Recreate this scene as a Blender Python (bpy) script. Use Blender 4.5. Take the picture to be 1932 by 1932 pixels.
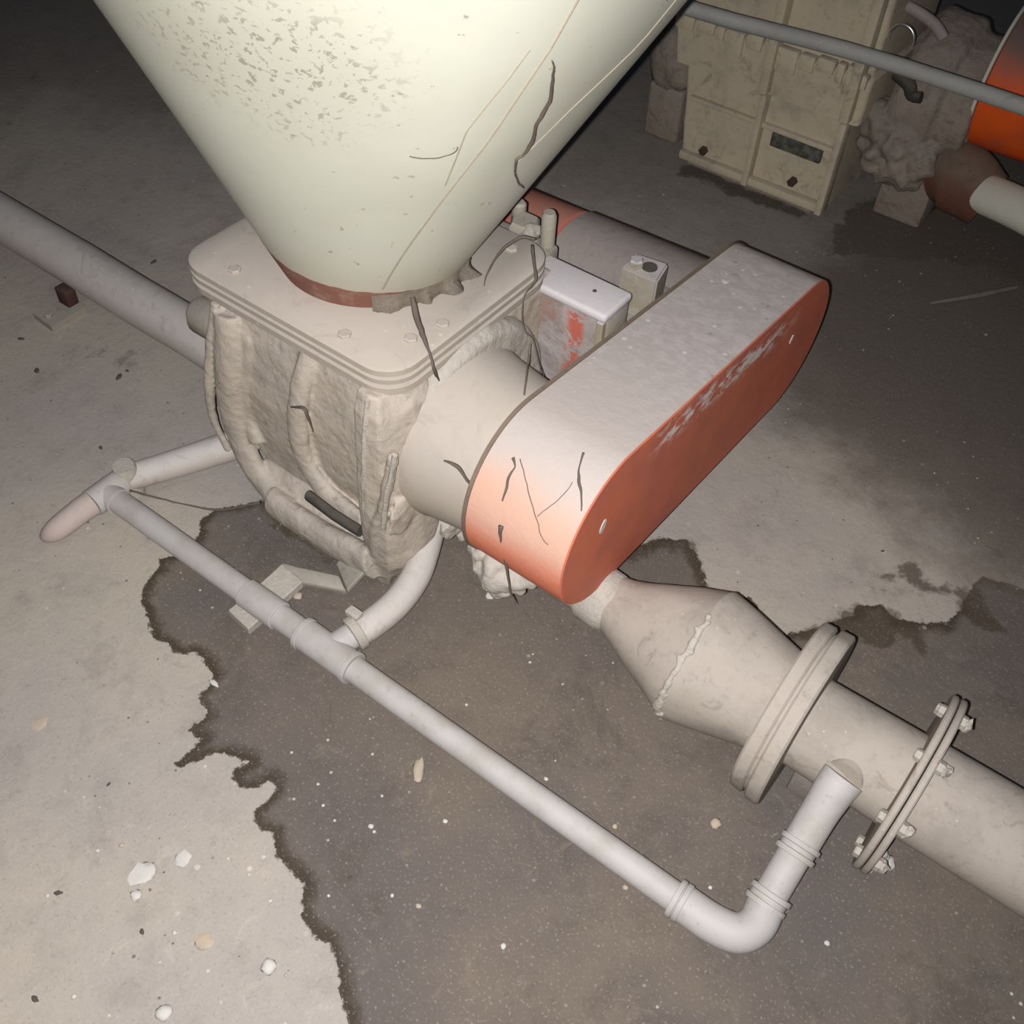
import bpy, bmesh, math, random
import numpy as np
from mathutils import Vector, Matrix, noise

random.seed(7)
SC = bpy.context.scene
COL = SC.collection
for o in list(bpy.data.objects):
    bpy.data.objects.remove(o)

# ------------------------------------------------------------------ camera
F = 1932.0
V1 = np.array([-4101., 2451., -F]); V2 = np.array([2165., 2100., -F])
Yc = V2/np.linalg.norm(V2); Xc = -V1/np.linalg.norm(V1)
Xc = Xc-(Xc@Yc)*Yc; Xc /= np.linalg.norm(Xc); Zc = np.cross(Xc, Yc)
R = np.stack([Xc, Yc, Zc], 1)
O = np.array([0, 0, 1.35])
cam = bpy.data.objects.new('camera', bpy.data.cameras.new('camera'))
COL.objects.link(cam)
M = Matrix([[R[0][i], R[1][i], R[2][i], O[i]] for i in range(3)]+[[0, 0, 0, 1]])
cam.matrix_world = M
cam.data.sensor_width = 36; cam.data.lens = 36.0*F/1932
cam.data.clip_start = 0.02; cam.data.clip_end = 50
SC.camera = cam

# the phone's flash, beside the lens
fl = bpy.data.lights.new('flash', 'SPOT')
fl.spot_size = math.radians(124); fl.spot_blend = 1.0
fl.energy = 132; fl.shadow_soft_size = 0.004; fl.color = (1.0, 0.975, 0.95)
fo = bpy.data.objects.new('flash', fl); COL.objects.link(fo)
fo.location = Vector(O) - Vector(R[0])*0.022 - Vector(R[1])*0.006
fd_ = Vector(R.T @ np.array([760-966., 966.-1130., -F])).normalized()
fo.rotation_euler = fd_.to_track_quat('-Z', 'Y').to_euler()
# dim bluish world fill, added to lift and cool the far areas
W = bpy.data.worlds.new('world'); SC.world = W; W.use_nodes = True
W.node_tree.nodes['Background'].inputs[0].default_value = (0.55, 0.68, 1.0, 1)
W.node_tree.nodes['Background'].inputs[1].default_value = 0.034
SC.view_settings.view_transform = 'Standard'
try: SC.view_settings.look = 'None'
except Exception: pass
SC.view_settings.gamma = 1; SC.view_settings.use_curve_mapping = False
SC.view_settings.exposure = 0.0

# ------------------------------------------------------------------ helpers
def at(px, py, z=None, x=None, y=None):
    d = R.T @ np.array([px-966., 966.-py, -F])
    if z is not None: t = (z-O[2])/d[2]
    elif x is not None: t = (x-O[0])/d[0]
    else: t = (y-O[1])/d[1]
    return Vector(O+t*d)

def lin(c):
    c = c/255.0
    return c/12.92 if c <= .04045 else ((c+.055)/1.055)**2.4
def rgb(r, g, b): return (lin(r), lin(g), lin(b), 1)

def tag(o, label=None, cat=None, group=None, kind=None):
    if label: o['label'] = label
    if cat: o['category'] = cat
    if group: o['group'] = group
    if kind: o['kind'] = kind
    return o

def empty(name, loc, label, cat, group=None):
    o = bpy.data.objects.new(name, None); COL.objects.link(o)
    o.location = loc; o.empty_display_size = .05
    return tag(o, label, cat, group)

def finish(name, bm, mat, parent=None, smooth=True, ang=40):
    bmesh.ops.recalc_face_normals(bm, faces=bm.faces)
    me = bpy.data.meshes.new(name); bm.to_mesh(me); bm.free()
    if smooth:
        for p in me.polygons: p.use_smooth = True
        try: me.set_sharp_from_angle(angle=math.radians(ang))
        except Exception: pass
    me.materials.append(mat)
    o = bpy.data.objects.new(name, me); COL.objects.link(o)
    if parent:
        o.parent = parent
        # parents are unrotated and sit at their own location: keep world coordinates
        root = parent; off = Vector(parent.location)
        while root.parent: root = root.parent; off += Vector(root.location)
        o.location = -off
    return o

def frame(d):
    d = Vector(d).normalized()
    a = Vector((0, 0, 1)) if abs(d.z) < .9 else Vector((0, 1, 0))
    u = a.cross(d).normalized(); v = d.cross(u)
    return u, v

def box(bm, x0, x1, y0, y1, z0, z1, bev=0.0, seg=2):
    b2 = bmesh.new()
    bmesh.ops.create_cube(b2, size=1)
    for v in b2.verts:
        v.co = Vector(((x0+x1)/2+v.co.x*(x1-x0), (y0+y1)/2+v.co.y*(y1-y0), (z0+z1)/2+v.co.z*(z1-z0)))
    if bev: bmesh.ops.bevel(b2, geom=b2.edges[:], offset=bev, segments=seg, affect='EDGES', profile=.5)
    merge(bm, b2)

def merge(bm, b2, mat=None):
    if mat: bmesh.ops.transform(b2, matrix=mat, verts=b2.verts)
    me = bpy.data.meshes.new('tmp'); b2.to_mesh(me); b2.free()
    bm.from_mesh(me); bpy.data.meshes.remove(me)

def rings(bm, rr, cap=True):
    """loft between closed rings of equal vertex count"""
    vs = [[bm.verts.new(p) for p in r] for r in rr]
    n = len(vs[0])
    for a, b in zip(vs, vs[1:]):
        for i in range(n):
            bm.faces.new((a[i], a[(i+1) % n], b[(i+1) % n], b[i]))
    if cap:
        bm.faces.new(vs[0][::-1]); bm.faces.new(vs[-1])

def spline(pts, n=8):
    P = [Vector(p) for p in pts]
    out = []
    for i in range(len(P)-1):
        p0 = P[max(i-1, 0)]; p1 = P[i]; p2 = P[i+1]; p3 = P[min(i+2, len(P)-1)]
        for k in range(n):
            t = k/n
            out.append(.5*((2*p1)+(p2-p0)*t+(2*p0-5*p1+4*p2-p3)*t*t+(3*p1-p0-3*p2+p3)*t**3))
    out.append(P[-1]); return out

def tube(bm, pts, r, seg=20, cap=True, sm=0, flat=1.0, flatdir=None):
    """r: number or list per point; flat squashes the section along flatdir"""
    if sm:
        if isinstance(r, (list, tuple)):
            r = [v.x for v in spline([(a, 0, 0) for a in r], sm)]
        pts = spline(pts, sm)
    pts = [Vector(p) for p in pts]
    rs = r if isinstance(r, (list, tuple)) else [r]*len(pts)
    rr = []; u = None
    for i, p in enumerate(pts):
        d = (pts[min(i+1, len(pts)-1)]-pts[max(i-1, 0)])
        if d.length < 1e-9: d = Vector((1, 0, 0))
        d.normalize()
        if u is None: u, v = frame(d)
        else:
            u = (u-u.dot(d)*d).normalized()
        v = d.cross(u)
        ring = []
        for k in range(seg):
            a = 2*math.pi*k/seg
            q = u*math.cos(a)*rs[i]+v*math.sin(a)*rs[i]
            if flatdir is not None:
                fd = Vector(flatdir); q -= fd*q.dot(fd)*(1-flat)
            ring.append(p+q)
        rr.append(ring)
    rings(bm, rr, cap)

def lathe_x(bm, prof, cy, cz, seg=64, cap=True):
    """prof: list of (x, r) around the axis y=cy, z=cz"""
    rings(bm, [[(x, cy+r*math.cos(2*math.pi*k/seg), cz+r*math.sin(2*math.pi*k/seg)) for k in range(seg)] for x, r in prof], cap)

def prism_x(bm, outline, x0, x1, bev=0.0):
    """extrude a (y, z) outline along x"""
    b2 = bmesh.new()
    a = [b2.verts.new((x0, y, z)) for y, z in outline]; b = [b2.verts.new((x1, y, z)) for y, z in outline]
    n = len(a)
    for i in range(n): b2.faces.new((a[i], a[(i+1) % n], b[(i+1) % n], b[i]))
    b2.faces.new(a[::-1]); fb = b2.faces.new(b)
    if bev:
        es = [e for e in b2.edges if abs(e.verts[0].co.x-e.verts[1].co.x) < 1e-6]
        bmesh.ops.bevel(b2, geom=es, offset=bev, segments=3, affect='EDGES', profile=.5)
    merge(bm, b2)

def rrect(x0, x1, y0, y1, r, n=7):
    pts = []
    for cx, cy, a0 in ((x1-r, y1-r, 0), (x0+r, y1-r, 90), (x0+r, y0+r, 180), (x1-r, y0+r, 270)):
        for k in range(n+1):
            a = math.radians(a0+90*k/n)
            pts.append((cx+r*math.cos(a), cy+r*math.sin(a)))
    return pts

def blob(bm, c, rad, amp=.25, freq=2.0, sub=3, seed=0):
    b2 = bmesh.new(); bmesh.ops.create_icosphere(b2, subdivisions=sub, radius=1)
    for v in b2.verts:
        n = noise.noise(v.co*freq+Vector((seed*3.1, seed*1.7, 0)))
        q = v.co*(1+amp*n)
        v.co = Vector((c[0]+q.x*rad[0], c[1]+q.y*rad[1], c[2]+q.z*rad[2]))
    merge(bm, b2)

def organic(name, bm, mat, parent, vox=.0035, amp=.002, freq=30, smooth=4, ang=180):
    """fuse the pieces of one casting into a single skin, soften it and roughen it"""
    bmesh.ops.recalc_face_normals(bm, faces=bm.faces)
    me = bpy.data.meshes.new('tmp'); bm.to_mesh(me); bm.free()
    o = bpy.data.objects.new('tmp', me); COL.objects.link(o)
    m = o.modifiers.new('r', 'REMESH'); m.mode = 'VOXEL'; m.voxel_size = vox
    m2 = o.modifiers.new('s', 'SMOOTH'); m2.factor = .5; m2.iterations = smooth
    dg = bpy.context.evaluated_depsgraph_get(); dg.update()
    me2 = bpy.data.meshes.new_from_object(o.evaluated_get(dg))
    bpy.data.objects.remove(o)
    b = bmesh.new(); b.from_mesh(me2); bpy.data.meshes.remove(me2); b.normal_update()
    ds = []
    for v in b.verts:
        c = v.co
        ds.append(v.normal*(noise.noise(c*freq)*amp+noise.noise(c*freq*3.1)*amp*.5+noise.noise(c*freq*.4)*amp*1.5))
    for v, d_ in zip(b.verts, ds): v.co += d_
    return finish(name, b, mat, parent, ang=ang)

def hexbolt(bm, c, r, h, axis='z', rot=0.0):
    b2 = bmesh.new()
    ring = lambda rr, z: [(rr*math.cos(rot+k*math.pi/3), rr*math.sin(rot+k*math.pi/3), z) for k in range(6)]
    rings(b2, [ring(r, 0), ring(r, h*.8), ring(r*.82, h)])
    m = Matrix.Translation(c)
    if axis == 'x': m = m @ Matrix.Rotation(math.pi/2, 4, 'Y')
    if axis == '-x': m = m @ Matrix.Rotation(-math.pi/2, 4, 'Y')
    if axis == '-y': m = m @ Matrix.Rotation(math.pi/2, 4, 'X')
    merge(bm, b2, m)

# ------------------------------------------------------------------ materials
class NT:
    def __init__(s, name):
        s.m = bpy.data.materials.new(name); s.m.use_nodes = True
        s.t = s.m.node_tree; s.b = s.t.nodes['Principled BSDF']
        s.co = s.t.nodes.new('ShaderNodeTexCoord').outputs['Object']
        s.geo = s.t.nodes.new('ShaderNodeNewGeometry')
        s.b.inputs['Roughness'].default_value = .9
        s.b.inputs['Specular IOR Level'].default_value = .2
    def put(s, sock, v):
        if hasattr(v, 'links') or isinstance(v, bpy.types.NodeSocket): s.t.links.new(v, sock)
        else: sock.default_value = v
    def noise(s, scale, detail=6, rough=.6, dist=0.0, vec=None):
        n = s.t.nodes.new('ShaderNodeTexNoise'); n.inputs['Scale'].default_value = scale
        n.inputs['Detail'].default_value = detail; n.inputs['Roughness'].default_value = rough
        n.inputs['Distortion'].default_value = dist
        s.t.links.new(vec or s.co, n.inputs['Vector']); return n.outputs['Fac']
    def voro(s, scale, vec=None, rnd=1.0):
        n = s.t.nodes.new('ShaderNodeTexVoronoi'); n.inputs['Scale'].default_value = scale
        n.inputs['Randomness'].default_value = rnd
        s.t.links.new(vec or s.co, n.inputs['Vector']); return n.outputs['Distance'], n.outputs['Color']
    def scaled(s, sc, rot=(0, 0, 0)):
        n = s.t.nodes.new('ShaderNodeMapping'); n.inputs['Scale'].default_value = sc
        n.inputs['Rotation'].default_value = rot
        s.t.links.new(s.co, n.inputs['Vector']); return n.outputs[0]
    def ramp(s, v, a, b, lo=0.0, hi=1.0, interp='SMOOTHSTEP'):
        n = s.t.nodes.new('ShaderNodeMapRange'); n.interpolation_type = interp
        s.put(n.inputs['Value'], v)
        n.inputs['From Min'].default_value = a; n.inputs['From Max'].default_value = b
        n.inputs['To Min'].default_value = lo; n.inputs['To Max'].default_value = hi
        return n.outputs[0]
    def math(s, op, a, b=0.0, clamp=False):
        n = s.t.nodes.new('ShaderNodeMath'); n.operation = op; n.use_clamp = clamp
        s.put(n.inputs[0], a); s.put(n.inputs[1], b); return n.outputs[0]
    def mix(s, f, a, b):
        n = s.t.nodes.new('ShaderNodeMix'); n.data_type = 'RGBA'
        s.put(n.inputs['Factor'], f); s.put(n.inputs['A'], a) if False else None
        s.put(n.inputs[6], a); s.put(n.inputs[7], b); return n.outputs[2]
    def sep(s, vec):
        n = s.t.nodes.new('ShaderNodeSeparateXYZ'); s.t.links.new(vec, n.inputs[0]); return n.outputs
    def attr(s, name):
        n = s.t.nodes.new('ShaderNodeAttribute'); n.attribute_name = name; return n.outputs['Fac']
    def bump(s, h, strength=.3, dist=.01):
        n = s.t.nodes.new('ShaderNodeBump'); n.inputs['Strength'].default_value = strength
        n.inputs['Distance'].default_value = dist
        s.t.links.new(h, n.inputs['Height']); s.t.links.new(n.outputs[0], s.b.inputs['Normal'])
    def out(s, c): s.put(s.b.inputs['Base Color'], c); return s.m

def dusty(name, base, dust, up0=-.1, up1=.6, mott=.45, scale=9, bump=.35, bd=.004, lumps=True):
    """a surface of colour base under settled flour dust, thickest where it faces up"""
    t = NT(name)
    nz = t.sep(t.geo.outputs['Normal'])[2]
    n1 = t.noise(scale, 8, .65); n2 = t.noise(scale*7, 6, .7)
    up = t.ramp(t.math('ADD', nz, t.math('MULTIPLY', t.math('SUBTRACT', n1, .5), 1.3)), up0, up1)
    c = t.mix(up, base, dust)
    dark = tuple(x*.62 for x in dust[:3])+(1,)
    c = t.mix(t.ramp(n1, .48, .68, 0, mott), c, dark)
    c = t.mix(t.ramp(n2, .50, .72, 0, mott*.9), c, dark)
    n3 = t.noise(scale*2.6, 5, .75, 1.2)
    c = t.mix(t.ramp(n3, .57, .66, 0, mott*.9), c, tuple(x*y for x, y in zip(dark[:3], (.80, .74, .70)))+(1,))
    c = t.mix(t.ramp(n3, .42, .30, 0, mott*.7), c, tuple(min(1, x*1.2) for x in dust[:3])+(1,))
    d, cl = t.voro(scale*11); gate = t.ramp(t.sep(cl)[1], .62, .66)
    lite = tuple(min(1, x*1.45) for x in dust[:3])+(1,)
    c = t.mix(t.math('MULTIPLY', gate, t.math('MULTIPLY', t.ramp(d, .10, .18, 1, 0), t.ramp(n1, .45, .6, 0, .55))), c, lite)
    h = t.math('ADD', t.math('MULTIPLY', n1, .6), t.math('MULTIPLY', n2, .45))
    t.bump(h, bump, bd)
    return t.out(c)

TAN = rgb(172, 161, 148); TANL = rgb(180, 170, 161); GREY = rgb(168, 162, 158)
M_cast = dusty('dusty_cast_iron', TAN, TANL, scale=11, mott=.5, bump=.9, bd=.006)
M_plate = dusty('dusty_flange', rgb(168, 158, 146), rgb(176, 167, 159), scale=4, mott=.18, bump=.25, bd=.002)
M_duct = dusty('dusty_duct', rgb(162, 152, 142), rgb(165, 156, 148), scale=9, mott=.42, bump=.5, bd=.003)
M_duct2 = dusty('dusty_pipe', rgb(180, 170, 162), rgb(188, 182, 178), scale=5, mott=.35, bump=.3, bd=.003)
M_dark = dusty('dusty_motor', rgb(140, 130, 123), rgb(152, 142, 138), scale=8, mott=.45, bump=.5)
M_box = dusty('dusty_box', rgb(150, 140, 118), rgb(184, 178, 180), scale=12, mott=.35)
M_gear = dusty('dusty_gear_casing', rgb(186, 174, 152), rgb(180, 168, 152), scale=7, mott=.5, bump=.6)
M_far = dusty('dusty_far_machine', rgb(142, 130, 118), rgb(142, 131, 122), scale=7, mott=.6, bump=.9, bd=.012)
M_lump = dusty('caked_flour', rgb(178, 170, 160), rgb(182, 175, 167), scale=20, mott=.3, bump=1, bd=.006)
M_metal = dusty('dusty_steel', rgb(150, 142, 128), rgb(160, 154, 145), scale=14, mott=.4)
M_web = dusty('dusty_cobweb', rgb(92, 82, 74), rgb(100, 90, 84), scale=30, mott=.3)
M_rust = dusty('dark_rust', rgb(72, 48, 42), rgb(80, 66, 60), scale=20, mott=.5)
M_black = dusty('dark_fitting_and_hole', rgb(60, 58, 55), rgb(85, 80, 75), scale=15, mott=.3)

def pvc():
    t = NT('white_plastic_pipe')
    n = t.noise(14, 6, .6); n2 = t.noise(90, 4, .6)
    c = t.mix(t.ramp(n, .4, .7), rgb(176, 172, 172), rgb(164, 158, 152))
    c = t.mix(t.ramp(n2, .6, .75, 0, .5), c, rgb(140, 130, 120))
    t.b.inputs['Roughness'].default_value = .6; t.b.inputs['Specular IOR Level'].default_value = .3
    t.bump(n2, .15, .001); return t.out(c)
M_pvc = pvc()

def hopper_mat():
    t = NT('cream_painted_steel')
    x, y, z = t.sep(t.co)[:3]
    n = t.noise(3, 6, .6); nf = t.noise(120, 3, .6, .5)
    c = t.mix(t.ramp(n, .35, .7), rgb(196, 197, 183), rgb(188, 188, 173))
    # fly specks and grime in one patch on the front
    vd = t.t.nodes.new('ShaderNodeVectorMath'); vd.operation = 'DISTANCE'
    t.t.links.new(t.co, vd.inputs[0]); vd.inputs[1].default_value = HPATCH
    wob = t.noise(7, 4, .6)
    patch = t.ramp(t.math('ADD', vd.outputs['Value'], t.math('MULTIPLY', t.math('SUBTRACT', wob, .5), .22)), .03, .17, 1, 0)
    speck = t.ramp(nf, .565, .62)
    c = t.mix(t.math('MULTIPLY', speck, t.math('MULTIPLY', patch, .7)), c, rgb(124, 116, 100))
    c = t.mix(t.math('MULTIPLY', patch, .18), c, rgb(160, 154, 140))
    nf2 = t.noise(60, 3, .5, vec=None)
    c = t.mix(t.math('MULTIPLY', t.ramp(nf2, .70, .74), .6), c, rgb(120, 108, 95))
    # brown flour haze near the outlet
    low = t.math('MULTIPLY', t.ramp(t.math('ADD', z, t.math('MULTIPLY', n, .12)), .52, .66, 1, 0), .75)
    c = t.mix(low, c, rgb(178, 168, 150))
    t.b.inputs['Roughness'].default_value = .42; t.b.inputs['Specular IOR Level'].default_value = .3
    t.bump(n, .08, .01)
    return t.out(c)


def red_band():
    t = NT('dusty_red_ring')
    n = t.noise(30, 6)
    c = t.mix(t.ramp(n, .45, .7), rgb(128, 88, 76), rgb(150, 122, 108))
    t.bump(n, .2, .002); return t.out(c)
M_red = red_band()

def guard_shell():
    """orange paint under flour that lies thick on top and thins out round the low end"""
    t = NT('dusty_orange_shell')
    N = t.sep(t.geo.outputs['Normal']); n = t.noise(7, 7, .6); n2 = t.noise(45, 5, .65)
    v = t.math('ADD', N[2], t.math('MULTIPLY', t.math('SUBTRACT', n, .5), .35))
    c = t.mix(t.ramp(v, -.75, -.35), rgb(212, 84, 42), rgb(208, 122, 94))
    c = t.mix(t.ramp(v, -.25, .35), c, rgb(200, 160, 142))
    c = t.mix(t.ramp(v, .5, .93), c, rgb(178, 169, 165))
    far = t.ramp(t.sep(t.co)[1], .85, 1.1)
    c = t.mix(t.math('MULTIPLY', far, t.ramp(n2, .42, .62, 0, .5)), c, rgb(196, 188, 190))
    d, cl = t.voro(48); cs = t.sep(cl)
    c = t.mix(t.math('MULTIPLY', t.math('MULTIPLY', far, t.ramp(cs[0], .6, .62)), t.ramp(t.math('ADD', d, t.math('MULTIPLY', n2, .2)), .22, .30, .8, 0)), c, rgb(215, 208, 202))
    c = t.mix(t.math('MULTIPLY', far, t.ramp(t.noise(38, 3), .66, .74, 0, .5)), c, rgb(120, 108, 104))
    t.bump(t.math('ADD', n2, t.math('MULTIPLY', n, .5)), .4, .003)
    return t.out(c)
M_shell = guard_shell()

def guard_face():
    t = NT('red_brown_guard_face')
    x, y, z = t.sep(t.co)[:3]
    n = t.noise(10, 7, .6); n2 = t.noise(60, 6, .7); ns = t.noise(1.0, 6, .75, .4, vec=t.scaled((40, 22, 50), (math.radians(35), 0, 0)))
    c = t.mix(t.ramp(n, .35, .65), rgb(196, 108, 80), rgb(180, 102, 82))
    # flour spilt down from the upper edge, in a ragged streak of its own
    line = t.math('ADD', t.math('SUBTRACT', z, .372), t.math('MULTIPLY', t.math('SUBTRACT', y, 1.05), .13))
    dst = t.math('ABSOLUTE', line)
    m = t.math('MULTIPLY', t.ramp(dst, .004, .034, 1, 0), t.math('MULTIPLY', t.ramp(y, .87, .95), t.ramp(y, 1.22, 1.38, 1, 0)))
    c = t.mix(t.math('MULTIPLY', m, t.ramp(ns, .47, .55)), c, rgb(218, 206, 200))
    c = t.mix(t.math('MULTIPLY', t.ramp(n2, .62, .72, 0, .5), t.ramp(y, .85, 1.0)), c, rgb(176, 140, 128))
    top = t.ramp(t.math('ADD', line, t.math('MULTIPLY', t.math('SUBTRACT', n, .5), .05)), .03, .06, 0, .8)
    c = t.mix(top, c, rgb(178, 138, 124))
    t.b.inputs['Roughness'].default_value = .6
    t.bump(n2, .15, .002); return t.out(c)
M_face = guard_face()

def orange_mat(name, a, b, dustc, up0=.45, up1=.95):
    t = NT(name)
    nz = t.sep(t.geo.outputs['Normal'])[2]; n = t.noise(9, 6)
    c = t.mix(t.ramp(n, .35, .65), a, b)
    c = t.mix(t.ramp(t.math('ADD', nz, t.math('MULTIPLY', t.math('SUBTRACT', n, .5), .4)), up0, up1), c, dustc)
    t.b.inputs['Roughness'].default_value = .6; t.bump(n, .15, .002)
    return t.out(c)
M_orange = orange_mat('bright_orange_cowl', rgb(225, 90, 25), rgb(200, 84, 44), rgb(118, 98, 92), .1, .8)
M_redcowl = orange_mat('dusty_red_cowl', rgb(196, 110, 92), rgb(184, 114, 98), rgb(180, 128, 114), .6, 1.2)

def jface():
    t = NT('flour_crusted_orange_panel')
    n = t.noise(16, 7, .7, .3); x, y, z = t.sep(t.co)[:3]
    c = t.mix(t.ramp(n, .4, .65), rgb(168, 160, 158), rgb(140, 128, 124))
    band = t.math('MULTIPLY', t.ramp(x, -.672, -.655), t.ramp(x, -.640, -.628, 1, 0))
    c = t.mix(t.math('MULTIPLY', band, t.ramp(t.noise(24, 6, .7), .45, .52, 0, .9)), c, rgb(186, 92, 72))
    c = t.mix(t.math('MULTIPLY', t.ramp(x, -.74, -.69), t.ramp(n, .52, .7, 0, .5)), c, rgb(165, 118, 100))
    t.bump(n, .8, .008); return t.out(c)
M_jface = jface()

def label_plate():
    t = NT('dark_name_plate')
    n = t.noise(60, 5); c = t.mix(t.ramp(n, .4, .62), rgb(66, 66, 62), rgb(98, 96, 88)); return t.out(c)
M_plateD = label_plate()
tc = NT('chrome'); tc.b.inputs['Metallic'].default_value = 1; tc.b.inputs['Roughness'].default_value = .3
M_chrome = tc.out((.85, .85, .82, 1))
M_whitepipe = dusty('white_pipe_dusty', rgb(205, 205, 192), rgb(198, 196, 182), scale=6, mott=.15)
M_white = dusty('white_flour', rgb(190, 186, 182), rgb(196, 192, 188), scale=40, mott=.15)
M_cream = dusty('cream_crumb', rgb(172, 158, 142), rgb(178, 164, 148), scale=40, mott=.2)
M_crumb = dusty('dark_crumb', rgb(78, 70, 66), rgb(88, 80, 74), scale=40, mott=.2)

# ------------------------------------------------------------------ floor
WET = [(560,975),(490,942),(440,955),(402,963),(378,985),(372,1008),(352,1040),(325,1048),(302,1055),(300,1075),(285,1085),(272,1105),(265,1130),
 (272,1160),(285,1185),(290,1210),(315,1215),(330,1232),(365,1235),(385,1248),(400,1275),(392,1300),(370,1312),(387,1332),(395,1345),
 (356,1377),(366,1392),(385,1392),(350,1425),(333,1441),(346,1447),(372,1436),(405,1423),(442,1426),(468,1438),(442,1450),(434,1470),
 (455,1486),(487,1486),(516,1470),(522,1488),(482,1528),(482,1552),(507,1572),(518,1600),(530,1635),(555,1648),(572,1680),(567,1730),
 (595,1765),(622,1790),(640,1840),(640,1870),(655,1932),(665,2010),(1000,2300),(2400,2300),(2400,1330),(1960,1120),(1850,1085),(1803,1160),(1780,1178),(1690,1168),(1662,1140),(1618,1138),(1610,1160),
 (1562,1180),(1512,1192),(1480,1195),(1455,1180),(1420,1130),(1337,1115),(1322,1060),(1300,1020),(1245,1012),(1212,1028),(1180,1040),(1120,1060),(1060,1000),(900,850),(700,900)]
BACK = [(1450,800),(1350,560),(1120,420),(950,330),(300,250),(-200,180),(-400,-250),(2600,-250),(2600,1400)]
OLD = [(1960,1180),(1830,1100),(1790,1060),(1700,975),(1600,905),(1500,830),(1400,750),(1450,600),(1545,470),(1600,405),(1660,375),(1790,362),(1800,250),(2400,200),(2400,1330)]
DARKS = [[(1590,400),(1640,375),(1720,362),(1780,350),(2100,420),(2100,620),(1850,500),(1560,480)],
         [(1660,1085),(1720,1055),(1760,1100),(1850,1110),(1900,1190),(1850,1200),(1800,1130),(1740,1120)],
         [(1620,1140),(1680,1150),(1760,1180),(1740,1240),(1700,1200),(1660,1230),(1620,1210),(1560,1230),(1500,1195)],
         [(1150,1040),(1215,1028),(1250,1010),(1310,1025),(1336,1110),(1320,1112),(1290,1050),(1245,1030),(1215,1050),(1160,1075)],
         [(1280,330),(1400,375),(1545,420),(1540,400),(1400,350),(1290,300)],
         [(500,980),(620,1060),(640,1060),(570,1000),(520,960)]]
fpoly = lambda P: np.array([at(x, y, z=0)[:2] for x, y in P])
def sdf(poly, X, Y):
    """signed distance, positive inside"""
    n = len(poly); d = np.full(X.shape, 1e9); ins = np.zeros(X.shape, bool)
    for i in range(n):
        ax, ay = poly[i]; bx, by = poly[(i+1) % n]
        ex, ey = bx-ax, by-ay
        t = np.clip(((X-ax)*ex+(Y-ay)*ey)/(ex*ex+ey*ey+1e-12), 0, 1)
        d = np.minimum(d, np.hypot(X-ax-t*ex, Y-ay-t*ey))
        c = ((ay > Y) != (by > Y)) & (X < (bx-ax)*(Y-ay)/(by-ay+1e-15)+ax)
        ins ^= c
    return np.where(ins, d, -d)

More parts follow.
